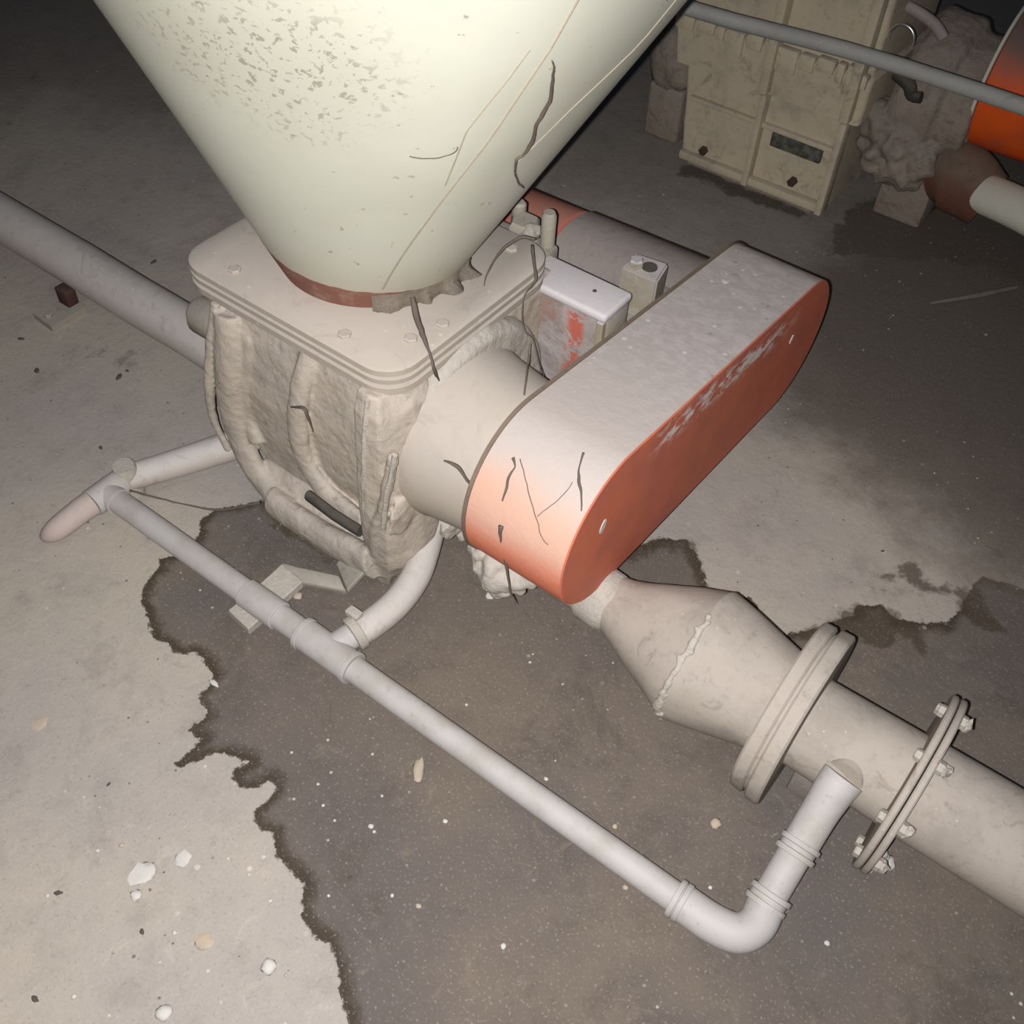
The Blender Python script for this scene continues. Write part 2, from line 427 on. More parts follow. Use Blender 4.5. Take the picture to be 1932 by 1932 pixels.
def build_floor():
    xs = np.concatenate([np.linspace(-6, -2.2, 20), np.arange(-2.15, -1.32, .03), np.arange(-1.3, .5, .007), np.arange(.53, 1.2, .05), np.linspace(1.4, 4, 10)])
    ys = np.concatenate([np.linspace(-3, -.2, 15), np.arange(-.15, 2.0, .007), np.arange(2.03, 3.2, .04), np.linspace(3.4, 7, 15)])
    X, Y = np.meshgrid(xs, ys)
    S = sdf(fpoly(WET), X, Y); OL = sdf(fpoly(OLD), X, Y); BK = sdf(fpoly(BACK), X, Y)
    D = np.max([sdf(fpoly(p), X, Y) for p in DARKS], axis=0)
    Z = np.zeros_like(X)
    nx, ny = len(xs), len(ys)
    V = np.stack([X, Y, Z], -1).reshape(-1, 3)
    idx = np.arange(nx*ny).reshape(ny, nx)
    Fc = np.stack([idx[:-1, :-1], idx[:-1, 1:], idx[1:, 1:], idx[1:, :-1]], -1).reshape(-1, 4)
    me = bpy.data.meshes.new('floor')
    me.vertices.add(len(V)); me.vertices.foreach_set('co', V.ravel())
    me.loops.add(Fc.size); me.loops.foreach_set('vertex_index', Fc.ravel())
    me.polygons.add(len(Fc)); me.polygons.foreach_set('loop_start', np.arange(0, Fc.size, 4)); me.polygons.foreach_set('loop_total', np.full(len(Fc), 4))
    me.update(calc_edges=True)
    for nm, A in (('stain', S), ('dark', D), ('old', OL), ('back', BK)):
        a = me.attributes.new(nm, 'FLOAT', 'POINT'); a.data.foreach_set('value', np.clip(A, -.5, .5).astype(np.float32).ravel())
    t = NT('concrete_floor')
    n1 = t.noise(2.2, 6, .6); n2 = t.noise(11, 8, .7); n3 = t.noise(60, 6, .7); ne = t.noise(38, 6, .75)
    dry = t.mix(t.ramp(n1, .35, .65), rgb(174, 165, 154), rgb(162, 155, 150))
    dry = t.mix(t.ramp(n2, .48, .72, 0, .5), dry, rgb(136, 128, 124))
    dry = t.mix(t.ramp(n3, .6, .8, 0, .5), dry, rgb(120, 112, 106))
    wet = t.mix(t.ramp(n1, .38, .62), rgb(112, 102, 93), rgb(98, 91, 88))
    wet = t.mix(t.ramp(n2, .5, .72, 0, .6), wet, rgb(92, 84, 80))
    wet = t.mix(t.ramp(n3, .6, .8, 0, .5), wet, rgb(132, 120, 110))
    n4 = t.noise(5, 9, .8, .5); n5 = t.noise(240, 3, .6); n6 = t.noise(24, 8, .75, .8)
    wet = t.mix(t.ramp(n4, .50, .64, 0, .55), wet, rgb(84, 77, 72))
    wet = t.mix(t.ramp(n6, .55, .68, 0, .45), wet, rgb(130, 118, 106))
    wet = t.mix(t.ramp(n4, .44, .32, 0, .5), wet, rgb(128, 114, 100))
    dry = t.mix(t.ramp(n4, .52, .66, 0, .45), dry, rgb(146, 138, 134))
    dry = t.mix(t.ramp(n6, .56, .70, 0, .4), dry, rgb(186, 178, 168))
    dry = t.mix(t.ramp(n6, .42, .32, 0, .4), dry, rgb(132, 124, 118))
    s = t.math('ADD', t.attr('stain'), t.math('MULTIPLY', t.math('SUBTRACT', ne, .5), .036))
    c = t.mix(t.ramp(s, -.0015, .0015), dry, wet)
    rim = t.math('MULTIPLY', t.ramp(s, -.0005, .0025), t.ramp(t.math('ADD', s, t.math('MULTIPLY', t.math('SUBTRACT', n2, .45), .05)), .006, .028, 1, 0))
    c = t.mix(t.math('MULTIPLY', rim, .85), c, rgb(60, 50, 38))
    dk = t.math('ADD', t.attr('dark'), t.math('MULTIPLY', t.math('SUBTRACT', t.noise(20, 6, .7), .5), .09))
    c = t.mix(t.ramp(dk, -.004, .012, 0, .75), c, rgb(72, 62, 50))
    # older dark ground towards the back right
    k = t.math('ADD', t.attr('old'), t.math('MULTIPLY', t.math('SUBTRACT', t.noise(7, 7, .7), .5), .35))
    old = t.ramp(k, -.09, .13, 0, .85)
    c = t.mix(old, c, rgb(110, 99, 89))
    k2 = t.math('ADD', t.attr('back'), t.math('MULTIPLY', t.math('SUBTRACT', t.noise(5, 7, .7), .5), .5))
    c = t.mix(t.ramp(k2, -.12, .25, 0, .45), c, rgb(72, 68, 66))  # far floor darkened: dirtier ground plus flash falloff put into the colour
    # stray dark patches
    c = t.mix(t.ramp(t.noise(5.5, 5, .7), .64, .72, 0, .35), c, rgb(84, 76, 68))
    # crumbs and flour specks ground into the surface
    d, col = t.voro(34); sp = t.sep(col)
    lite = t.math('MULTIPLY', t.ramp(d, .10, .16, 1, 0), t.math('MULTIPLY', t.ramp(sp[0], .86, .88), t.ramp(t.noise(2.6, 3), .48, .6)))
    c = t.mix(t.math('MULTIPLY', lite, .7), c, rgb(205, 198, 190))
    d2, col2 = t.voro(75); sp2 = t.sep(col2)
    c = t.mix(t.math('MULTIPLY', t.ramp(d2, .12, .2, 1, 0), t.math('MULTIPLY', t.ramp(sp2[0], .80, .82), t.ramp(t.noise(4.3, 4), .5, .62))), c, rgb(198, 190, 180))
    c = t.mix(t.math('MULTIPLY', t.ramp(t.math('ADD', d2, t.math('MULTIPLY', n3, .5)), .36, .42, .8, 0), t.ramp(sp2[1], .90, .92)), c, rgb(96, 88, 82))
    c = t.mix(t.ramp(n5, .58, .72, 0, .35), c, rgb(96, 88, 82))
    c = t.mix(t.ramp(n5, .42, .30, 0, .3), c, rgb(190, 182, 172))
    t.bump(t.math('ADD', n3, t.math('MULTIPLY', n2, .8)), .35, .005)
    t.b.inputs['Roughness'].default_value = .85
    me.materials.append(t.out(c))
    o = bpy.data.objects.new('floor', me); COL.objects.link(o)
    return tag(o, kind='structure')
build_floor()

Mw = dusty('old_plaster_wall', rgb(110, 105, 98), rgb(110, 105, 98), scale=3)
bm = bmesh.new(); box(bm, -6.2, 4.2, 7, 7.2, 0, 4); tag(finish('wall_back', bm, Mw, smooth=False), kind='structure')
bm = bmesh.new(); box(bm, -6.2, -6, -3, 7, 0, 4); tag(finish('wall_left', bm, Mw, smooth=False), kind='structure')

# ------------------------------------------------------------------ hopper
HC = lambda z: (-.917+.156*(z-.46), .922+.012*(z-.46))
HR = lambda z: .14+.47*(z-.46)
TH_C = -.56
def HRT(th, z):
    d_ = (th-TH_C+math.pi) % (2*math.pi)-math.pi
    return HR(z)*(1+.030*min(1, max(0, (z-.50)/.30))*math.exp(-(d_/.30)**2))
def hp(th, z, off=0.0):
    cx, cy = HC(z); r = HRT(th, z)+off
    return Vector((cx+r*math.cos(th), cy+r*math.sin(th), z))
def conetheta(px, py):
    best = None
    d = R.T @ np.array([px-966., 966.-py, -F]); d /= np.linalg.norm(d)
    for t in np.arange(.3, 1.8, .0008):
        p = O+t*d; cx, cy = HC(p[2])
        if math.hypot(p[0]-cx, p[1]-cy) < HRT(math.atan2(p[1]-cy, p[0]-cx), p[2]) and .46 < p[2]: return math.atan2(p[1]-cy, p[0]-cx), p[2]
    return None
TH_C = conetheta(1000, 130)[0]
q_ = conetheta(505, 130); HPATCH = tuple(hp(q_[0], q_[1]))
M_hop = hopper_mat()
M_seam = dusty('dirty_seam', rgb(165, 155, 136), rgb(168, 158, 140), scale=30, mott=.3)
hop = empty('hopper', (-.917, .922, .453), 'large cream painted steel cone hopper narrowing onto the valve flange', 'hopper')
bm = bmesh.new()
zs = [.496]+list(np.linspace(.505, 1.30, 40)); n = 128
ringz = lambda z, off: [tuple(hp(2*math.pi*k/n, z, off)) for k in range(n)]
zb = lambda th: .491+.020*math.cos(th+math.radians(125))+.0025*noise.noise(Vector((math.cos(th)*9, math.sin(th)*9, 0)))
zs = zs[1:]
low = lambda off: [tuple(hp(2*math.pi*k/n, zb(2*math.pi*k/n), off)) for k in range(n)]
zs[0] = .520
outer = [low(0)]+[ringz(z, 0) for z in zs if z >= .52]; inner = [ringz(z, -.002) for z in reversed(zs) if z >= .52]+[low(-.002)]
rings(bm, outer+inner+[outer[0]], cap=False)
bmesh.ops.remove_doubles(bm, verts=bm.verts, dist=1e-6)
finish('cone', bm, M_hop, hop)
bm = bmesh.new()
rings(bm, [[tuple(Vector(((-.917)+r*math.cos(2*math.pi*k/n), .922+r*math.sin(2*math.pi*k/n), z))) for k in range(n)] for z, r in ((.452, .1372), (.512, .1620))])
tag(finish('outlet_ring', bm, M_red, hop), 'dull red ring at the foot of the cone')
def seam(pts, r, name='seam', full=True):
    tz = [q for q in (conetheta(*p) for p in pts) if q]
    tz.sort(key=lambda q: q[1])
    if len(tz) < 2: return
    th0 = tz[0]; th1 = tz[-1]
    P = []
    z0s = max(.50, tz[0][1]); z1s = 1.28 if full else tz[-1][1]
    for k in range(30):
        z = z0s+(z1s-z0s)*k/29
        th = np.interp(z, [q[1] for q in tz], [q[0] for q in tz])
        P.append(hp(th, z, -r*.35))
    b = bmesh.new(); tube(b, P, r, 8); finish(name, b, M_seam, hop)
seam([(722,545),(800,425),(880,319),(925,262),(987,168),(1040,90)], .0016)
seam([(840,350),(880,248),(960,148),(1000,93)], .0010, full=False)
seam([(975,307),(1078,205),(1210,80),(1262,16)], .0012)

# ------------------------------------------------------------------ rotary valve
vx0, vx1, vy0, vy1 = -1.125, -.703, .722, 1.095
rv = empty('rotary_valve', (-.915, .91, 0), 'flour-dusted cast iron rotary valve with ribbed sides standing under the cream hopper', 'rotary valve')
def ringxy(x0, x1, y0, y1, r, z): return [(x, y, z) for x, y in rrect(x0, x1, y0, y1, r)]
bm = bmesh.new()
L = []
for z, ins in ((.406, .006), (.409, .001), (.421, .0), (.423, .006), (.4255, .006), (.4275, .001), (.436, 0), (.438, .005), (.440, .004), (.4415, .0005), (.451, 0), (.4535, .004)):
    L.append(ringxy(vx0+ins, vx1-ins, vy0+ins, vy1-ins, .05, z))
rings(bm, L)
inf_ = finish('inlet_flange', bm, M_plate, rv, ang=30)
# body casting: barrel, ribs, foot bar and the heavy corner leg in one skin
bm = bmesh.new()
prof = [(.41, -1.10, -.738, .748, 1.07), (.36, -1.103, -.742, .738, 1.08), (.30, -1.105, -.745, .732, 1.09), (.24, -1.105, -.745, .729, 1.09), (.17, -1.10, -.745, .731, 1.09),
        (.12, -1.075, -.745, .737, 1.08), (.085, -1.045, -.745, .738, 1.07), (.06, -1.02, -.745, .712, 1.06), (.03, -.995, -.745, .700, 1.05), (0.002, -.985, -.745, .700, 1.05)]
rings(bm, [ringxy(a, b, c, d, .03, z) for z, a, b, c, d in prof])
def P(l): return [at(px, py, y=yy) for px, py, yy in l]
def addrib(pts, r, flat=.6):
    b = bmesh.new(); tube(b, pts, r, 16, sm=6, flat=flat, flatdir=(0, 1, 0)); merge(bm, b)
addrib(P([(590,650,.752),(578,690,.738),(566,740,.726),(561,800,.720),(572,860,.720),(597,905,.722),(632,945,.722),(690,985,.714)]), [.016,.017,.018,.019,.020,.021,.021,.018])
addrib(P([(425,590,.738),(432,640,.732),(432,700,.727),(436,760,.724),(452,825,.724),(484,890,.722),(525,940,.714),(560,968,.708)]), [.027,.028,.028,.027,.027,.028,.030,.030])
addrib(P([(455,605,.748),(470,650,.740),(462,720,.734),(466,780,.732),(485,835,.728)]), .016)
addrib(P([(406,570,.735),(399,640,.725),(395,720,.718),(403,790,.718),(432,850,.72)]), .009, .8)
addrib(P([(703,745,.718),(697,800,.709),(693,870,.705),(692,930,.704),(697,985,.70)]), .009, .8)
addrib(P([(742,860,.702),(733,905,.698),(722,960,.694),(708,1000,.695),(706,1045,.698)]), .0085, .8)
addrib(P([(515,945,.703),(570,985,.699),(640,1030,.698),(705,1062,.698)]), .033)
leg = lambda z, x1, y1, y0=.698, x0=-.765: [(x0, y0+.004, z), (x0+.02, y0, z), ((x0+.02+x1)/2+.004, y0+.004, z), (x1-.012, y0+.022, z), (x1, (y0+y1)/2+.012, z), (x1, y1, z), (x1-.03, y1+.03, z), (x0, y1+.03, z)]
b = bmesh.new()
rings(b, [leg(.412, -.712, .80, .712), leg(.38, -.700, .795, .702), leg(.30, -.694, .790, .696), leg(.20, -.688, .790, .693), leg(.12, -.685, .788, .692), leg(.07, -.688, .765, .694),
          leg(.035, -.705, .738, .700), leg(.0, -.722, .722, .706)])
merge(bm, b)
for (px, py, r, sd) in [(798,900,.026,1),(765,970,.034,2),(800,985,.026,3),(785,1030,.022,4)]:
    q = at(px, py, x=-.694); blob(bm, q+Vector((-.004, 0, 0)), (.008, r, r*1.1), .4, 2.2, 3, sd)
box(bm, -.775, -.715, .80, 1.12, .05, .40, .01); box(bm, -.775, -.715, 1.03, 1.10, 0.002, .1, .01)
for pl_ in ([(694,755,.708),(690,800,.703),(687,870,.698),(687,940,.697),(690,975,.696)], [(744,858,.694),(736,905,.690),(727,950,.688),(722,1000,.688)]):
    b = bmesh.new(); tube(b, P(pl_), .0042, 8, sm=6)
    for v in b.verts: v.co += Vector((noise.noise(v.co*60), noise.noise(v.co*50), 0))*.002
    tag(finish('casting_ridge', b, M_lump, rv), 'thin pale raised casting ridge')
organic('body', bm, M_cast, rv, .0031, .0014, 34, 3)
bm = bmesh.new(); tube(bm, [at(585,932, y=.700)+Vector((0,-.004,0)), at(635,967, y=.697)+Vector((0,-.006,0)), at(683,1000, y=.695)+Vector((0,-.004,0))], .011, 10, flat=.7, flatdir=(0, 1, 0))  # dark bar laid along the slot above the foot bar
tag(finish('slot_bar', bm, M_black, rv), 'dark grey bar along the slot')
# round end cover and bearing housing towards the belt guard
bm = bmesh.new(); lathe_x(bm, [(-.735, .158), (-.728, .170), (-.712, .174), (-.700, .171), (-.690, .162)], .892, .248, 80)
organic('end_rim', bm, M_lump, rv, .004, .0025, 24, 4)
bm = bmesh.new(); lathe_x(bm, [(-.71, .140), (-.685, .140), (-.67, .136), (-.60, .126), (-.572, .122), (-.566, .11)], .860, .262, 80)
for v in bm.verts: v.co += Vector((0, noise.noise(v.co*12), noise.noise(v.co*11)))*.003
bh_ = finish('bearing_housing', bm, M_plate, rv, ang=60)
bm = bmesh.new()
for (px, py, r, s) in [(838,885,.024,1),(852,910,.022,2),(848,940,.026,3),(865,975,.026,4),(850,985,.026,6),(880,1000,.02,7),(870,940,.022,8)]:
    q = at(px, py, x=-.655); blob(bm, q, (r*.5, r, r), .5, 2.2, 3, s+20)
tag(organic('caked_flour', bm, M_lump, rv, .0035, .003, 35, 3), 'pale lumps of caked flour around the bearing')
bm = bmesh.new(); q = at(862, 940, x=-.636); box(bm, q.x-.006, q.x+.004, q.y-.009, q.y+.009, q.z-.009, q.z+.008, .002)
tag(finish('bare_rust_chip', bm, M_rust, bh_), 'small dark red bare patch')
# flange bolts, nearly buried in dust
for px, py in [(443,510),(650,632),(835,612),(775,640),(965,470)]:
    q = at(px, py, z=.4535); bm = bmesh.new(); hexbolt(bm, (q.x, q.y, .4525), .010, .005); finish('flange_bolt', bm, M_plate, inf_, smooth=False)
# lug on the left
bm = bmesh.new(); q = at(383, 592, y=.80); tube(bm, [q+Vector((.06, 0, 0)), q+Vector((.0, 0, 0)), q+Vector((-.014, 0, 0))], [.034, .034, .024], 20)
tag(finish('shaft_cap', bm, M_metal, rv), 'olive grey round cap on the far side')

# ------------------------------------------------------------------ belt guard
GX0, GX1 = -.562, -.40
c0 = (.822, .300, .127); c1 = (1.372, .248, .124)
def stadium(grow=0.0, n=26):
    (y0, z0, r0), (y1, z1, r1) = c0, c1
    r0 += grow; r1 += grow
    L = math.hypot(y1-y0, z1-z0); th = math.atan2(z1-z0, y1-y0); al = math.asin((r0-r1)/L)
    pts = []
    for k in range(n+1):
        a = th+math.pi/2-al+(math.pi+2*al)*k/n; pts.append((y0+r0*math.cos(a), z0+r0*math.sin(a)))
    m = 14
    a1 = th-math.pi/2+al
    s = pts[-1]; e = (y1+r1*math.cos(a1), z1+r1*math.sin(a1))
    for k in range(1, m): pts.append((s[0]+(e[0]-s[0])*k/m, s[1]+(e[1]-s[1])*k/m))
    for k in range(n+1):
        a = a1+(math.pi-2*al)*k/n; pts.append((y1+r1*math.cos(a), z1+r1*math.sin(a)))
    s = pts[-1]; e = pts[0]
    for k in range(1, m): pts.append((s[0]+(e[0]-s[0])*k/m, s[1]+(e[1]-s[1])*k/m))
    return pts
gd = empty('belt_guard', (-.48, .822, 0), 'long orange belt guard with flour dust on top, beside the rotary valve', 'belt guard')
bm = bmesh.new()
st = stadium()
xs_ = np.linspace(GX0, GX1-.002, 9)
rr = [[(x, y, z) for y, z in st] for x in xs_]
inn = [[(x, y, z) for y, z in stadium(-.003)] for x in reversed(xs_)]
rings(bm, rr+inn+[rr[0]], cap=False)
bmesh.ops.remove_doubles(bm, verts=bm.verts, dist=1e-6)
finish('shell', bm, M_shell, gd, ang=60)
bm = bmesh.new()
rings(bm, [[(GX1-.008, y, z) for y, z in stadium(-.004)], [(GX1-.002, y, z) for y, z in stadium(-.0005)], [(GX1, y, z) for y, z in stadium(-.002)]])
fc = finish('face_plate', bm, M_face, gd, ang=30); tag(fc, 'bare brick red side face with spilt flour streaks')
bm = bmesh.new(); rings(bm, [[(GX0-.002, y, z) for y, z in stadium(.002)], [(GX0+.004, y, z) for y, z in stadium(.002)]])
tag(finish('back_plate', bm, dusty('brown_edge', rgb(110, 94, 82), rgb(120, 106, 94), scale=10), gd, ang=30), 'thin brown back plate')
for px, py, rz in [(1137, 993, .011), (1493, 640, .008)]:
    q = at(px, py, x=GX1); bm = bmesh.new()
    rings(bm, [[(x, q.y+.55*rz*math.cos(a)+.3*rz*math.sin(a), q.z+rz*math.sin(a)) for a in np.linspace(0, 2*math.pi, 17)[:-1]] for x in (GX1-.0005, GX1+.0012)])
    tag(finish('slot_cap', bm, M_white, fc), 'pale oval slot in the red face')
# lumps of flour lying along the upper rear of the guard
bm = bmesh.new()
for i in range(60):
    y = random.uniform(.98, 1.40); x = random.uniform(GX0+.01, GX1-.01)
    z = .4215-(y-.83)*.095; r = random.uniform(.0015, .005)
    if random.random() < .15: r *= 1.8
    blob(bm, (x, y, z), (r*1.3, r*1.2, r*.6), .5, 2, 1, i)
tag(finish('flour_crumbs', bm, M_white, gd), 'white flour crumbs on the top', kind='stuff')

# lump / bolt hanging below the guard's inner side
bm = bmesh.new()
for dx, dy, dz, r, s in [(0, 0, 0, .034, 1), (.028, .0, -.004, .026, 2), (-.022, .0, .012, .022, 3), (.055, .01, .012, .02, 4), (.012, -.004, -.03, .022, 5), (.01, .03, .05, .03, 6), (.05, .01, .03, .018, 9)]:
    q = at(938, 1065, y=.745)+Vector((dx, dy, dz)); blob(bm, q, (r, r, r), .45, 1.8, 3, s+40)
tag(organic('flour_cake_lump', bm, M_lump, rv, .0035, .0025, 35, 2), 'big pale lump of caked flour under the bearing')

# ------------------------------------------------------------------ drive motor
MY, MZ = 1.367, .197
mo = empty('drive_motor', (-.78, MY, 0), 'dust-grey electric motor with a red rear cowl, behind the rotary valve', 'motor')
bm = bmesh.new(); lathe_x(bm, [(-.858, .10), (-.85, .117), (-.60, .126), (-.585, .138), (-.566, .138)], MY, MZ, 64)
for v in bm.verts: v.co += Vector((0, noise.noise(v.co*10), noise.noise(v.co*9)))*.005
finish('motor_body', bm, M_dark, mo)
bm = bmesh.new(); lathe_x(bm, [(-1.05, .07), (-1.045, .10), (-1.03, .112), (-.86, .115), (-.856, .110)], MY, MZ, 64)
tag(finish('fan_cowl', bm, M_redcowl, mo), 'dull red fan cowl')
for yy in (MY-.09, MY+.05):
    bm = bmesh.new(); box(bm, -.84, -.62, yy, yy+.04, 0, .13, .005); finish('motor_foot', bm, M_dark, mo)

# junction box in front of the motor
jx0, jx1, jy0, jy1, jz0, jz1 = -.770, -.598, 1.072, 1.145, .265, .400
jb = empty('junction_box', (-.68, 1.11, jz0), 'small steel box with a white dusty lid and an orange smear on its front', 'box')
bm = bmesh.new(); box(bm, jx0, jx1, jy0+.012, jy1, jz0, jz1-.012, .004); finish('housing', bm, M_box, jb, ang=30)
bm = bmesh.new(); box(bm, jx0-.004, jx1+.002, jy0, jy1+.004, jz1-.016, jz1, .006, 3); lid_ = tag(finish('lid', bm, dusty('whitened_lid', rgb(196, 190, 192), rgb(200, 195, 198), scale=8, mott=.12), jb, ang=30), 'pale dusty lid')
bm = bmesh.new(); box(bm, jx0, jx1-.012, jy0+.004, jy0+.0125, jz0-.05, jz1-.016); finish('front_panel', bm, M_jface, jb, smooth=False)
bm = bmesh.new(); box(bm, jx1-.013, jx1-.001, jy0+.0, jy0+.0125, jz0, jz1-.016, .002); finish('corner_strip', bm, M_box, jb, smooth=False)
bm = bmesh.new(); q = at(1122, 549, z=jz1); blob(bm, (q.x, q.y, jz1), (.0035, .0035, .002), .1, 1, 2, 3); tag(finish('lid_screw', bm, M_rust, lid_), 'small dark screw')
bm = bmesh.new(); box(bm, jx0+.02, jx1-.02, jy0+.02, jy1+.10, 0, jz0, .004); tag(finish('box_stand', bm, M_dark, jb), 'grey stand under the box')

# belt tension block with a hex bolt
tb = empty('tension_block', (-.61, 1.205, .34), 'small yellowish steel block with a hex bolt and hole, against the belt guard', 'block')
def blockq(px, py): return at(px, py, z=.385)
a = blockq(1172, 503); b_ = blockq(1240, 532); c_ = blockq(1262, 497); d_ = blockq(1205, 478)
bm = bmesh.new()
rings(bm, [[tuple(Vector((p.x, p.y, z))) for p in (a, b_, c_, d_)] for z in (.315, .385)])
bmesh.ops.bevel(bm, geom=bm.edges[:], offset=.003, segments=2, affect='EDGES')
finish('block', bm, M_box, tb, ang=30)
q = at(1200, 498, z=.39); bm = bmesh.new(); hexbolt(bm, (q.x, q.y, .384), .012, .016); finish('hex_bolt', bm, M_box, tb, smooth=False)
q = at(1226, 503, z=.387); bm = bmesh.new(); tube(bm, [(q.x, q.y, .38), (q.x, q.y, .3875)], .0125, 16); tag(finish('hole_disc', bm, M_black, tb), 'dark round disc standing in for the hole')  # dark disc stands in for the hole; its shade is put into the colour
bm = bmesh.new(); box(bm, -.655, -.57, 1.20, 1.30, .25, .318, .004); finish('mounting_arm', bm, M_metal, tb)

# valve clean-out post and nuts behind the flange
ps = empty('threaded_post', (-.77, 1.14, .40), 'stubby dust-caked posts and nuts standing behind the right corner of the flange', 'fitting')
bm = bmesh.new(); q = at(1037, 400, y=1.16); tube(bm, [(q.x, q.y, q.z-.075), (q.x, q.y, q.z-.006), (q.x, q.y, q.z)], [.012, .012, .009], 18); finish('post', bm, M_metal, ps)
bm = bmesh.new(); q = at(980, 380, y=1.16); tube(bm, [(q.x, q.y, q.z-.06), (q.x, q.y, q.z-.004), (q.x, q.y, q.z)], [.012, .012, .008], 18); finish('post', bm, M_metal, ps)
bm = bmesh.new(); q = at(990, 425, y=1.14); hexbolt(bm, (q.x, q.y, q.z-.02), .026, .03); blob(bm, (q.x+.018, q.y-.01, q.z), (.016, .016, .014), .3, 2, 3, 5); finish('nut', bm, M_metal, ps)
bm = bmesh.new(); box(bm, -.90, -.75, 1.11, 1.17, .36, .405, .006); finish('saddle', bm, M_metal, ps)

# ------------------------------------------------------------------ conveying duct (right)
LY, LZ = .822, .135
du = empty('conveying_duct', (-.1, LY, 0), 'flour-caked tapered steel duct with two flanges running to the lower right', 'duct')
bm = bmesh.new(); lathe_x(bm, [(-.62, .040), (-.43, .040), (-.42, .046), (-.385, .047), (-.375, .043)], LY, LZ, 40)
for v in bm.verts: v.co += Vector((0, noise.noise(v.co*30), noise.noise(v.co*28)))*.004
finish('collar', bm, M_lump, du, ang=60)
bm = bmesh.new()
prof = [(-.385, .043), (-.37, .046)]+[(-.37+.13*k/8, .046+.056*k/8) for k in range(1, 9)]+[(-.236, .104), (-.23, .103)]+[(-.23+.13*k/8, .103-.030*k/8) for k in range(1, 9)]
lathe_x(bm, prof, LY, LZ, 72)
for v in bm.verts:
    v.co += Vector((noise.noise(v.co*9)*.01, noise.noise(v.co*18)*.003, noise.noise(v.co*21)*.003))
finish('reducer_cone', bm, M_duct, du, ang=18)
bm = bmesh.new()
for k in range(46):
    a = math.radians(95+k*4.2); r_ = .1025; q = Vector((-.236+.006*noise.noise(Vector((k*.5, 0, 0))), LY+r_*math.cos(a), LZ+r_*math.sin(a)))
    q.x += noise.noise(q*9)*.01
    blob(bm, q, (random.uniform(.004, .009), .0055, .0055), .4, 2, 2, k)
tag(organic('crease_crust', bm, M_lump, du, .0028, .0015, 60, 2), 'pale ragged flour crust along the crease')
bm = bmesh.new(); lathe_x(bm, [(-.10, .066), (.07, .068)], LY, LZ, 64)
for v in bm.verts: v.co += Vector((0, noise.noise(v.co*14), noise.noise(v.co*16)))*.003
finish('spool', bm, M_duct, du)
for (xa, xb, r) in [(-.112, -.092, .128), (-.088, -.066, .130)]:
    bm = bmesh.new(); lathe_x(bm, [(xa, r-.003), (xa+.003, r), (xb-.003, r), (xb, r-.003)], LY, LZ, 72)
    for v in bm.verts: v.co += Vector((0, noise.noise(v.co*25), noise.noise(v.co*25)))*.003
    finish('flange', bm, M_duct, du, ang=40)
bm = bmesh.new(); lathe_x(bm, [(-.094, .122), (-.086, .122)], LY, LZ, 60); finish('gasket', bm, M_duct, du)
for (xa, xb, r) in [(.070, .079, .130), (.081, .090, .130)]:
    bm = bmesh.new(); lathe_x(bm, [(xa, r-.002), (xa+.002, r), (xb-.002, r), (xb, r-.002)], LY, LZ, 72); flg_ = finish('flange', bm, M_duct, du, ang=40)
for k in range(8):
    a = 2*math.pi*(k+.35)/8
    y, z = LY+.112*math.cos(a), LZ+.112*math.sin(a)
    bm = bmesh.new(); hexbolt(bm, (.089, y, z), .0095, .010, 'x'); blob(bm, (.100, y, z), (.007, .009, .009), .6, 2.5, 2, k); hexbolt(bm, (.071, y, z), .0085, .009, '-x')
    finish('flange_bolt', bm, M_lump, flg_, smooth=False)
bm = bmesh.new(); tube(bm, [(.08, LY, LZ), (.22, LY+.001, LZ), (.6, LY+.004, LZ-.003), (1.3, LY+.01, LZ-.01)], .069, 64, sm=6); finish('outlet_pipe', bm, M_duct, du)
# branch stub that takes the white pipe
bm = bmesh.new(); s1 = at(1592, 1466, z=.160); s0 = Vector((s1.x+.004, s1.y+.036, s1.z-.006))
tube(bm, [s0+Vector((0, .01, 0)), s1], .0245, 24); finish('branch_stub', bm, M_duct, du)
# support under the spool
bm = bmesh.new(); box(bm, -.05, .0, LY-.03, LY+.03, 0, .075, .004); tag(finish('support_block', bm, M_dark, du), 'grey block under the duct')

# left steel pipe, same line
lp = empty('steel_pipe', (-1.5, .84, 0), 'long dusty grey steel pipe lying left of the rotary valve', 'pipe')
bm = bmesh.new(); tube(bm, [(-3.4, .885, .08), (-2.2, .885, .08), (-1.03, .883, .08)], .048, 40, sm=8)
for v in bm.verts: v.co += Vector((0, noise.noise(v.co*7), noise.noise(v.co*8)))*.002
finish('pipe_run', bm, M_duct2, lp)
bm = bmesh.new(); pts = [at(x, y, z=.012) for x, y in ((62, 592), (97, 618), (162, 580), (125, 556))]
rings(bm, [[(p.x, p.y, z) for p in pts] for z in (0.0, .014)]); finish('foot_plate', bm, M_metal, lp, smooth=False)
bm = bmesh.new(); q = at(118, 566, z=.03); box(bm, -1.735, -1.70, .825, .85, .0, .05, .003); tag(finish('support_leg', bm, M_rust, lp), 'rusty red support leg')
bm = bmesh.new(); q = at(90, 592, z=.02); hexbolt(bm, (q.x, q.y, .013), .009, .008); finish('anchor_bolt', bm, M_metal, lp, smooth=False)

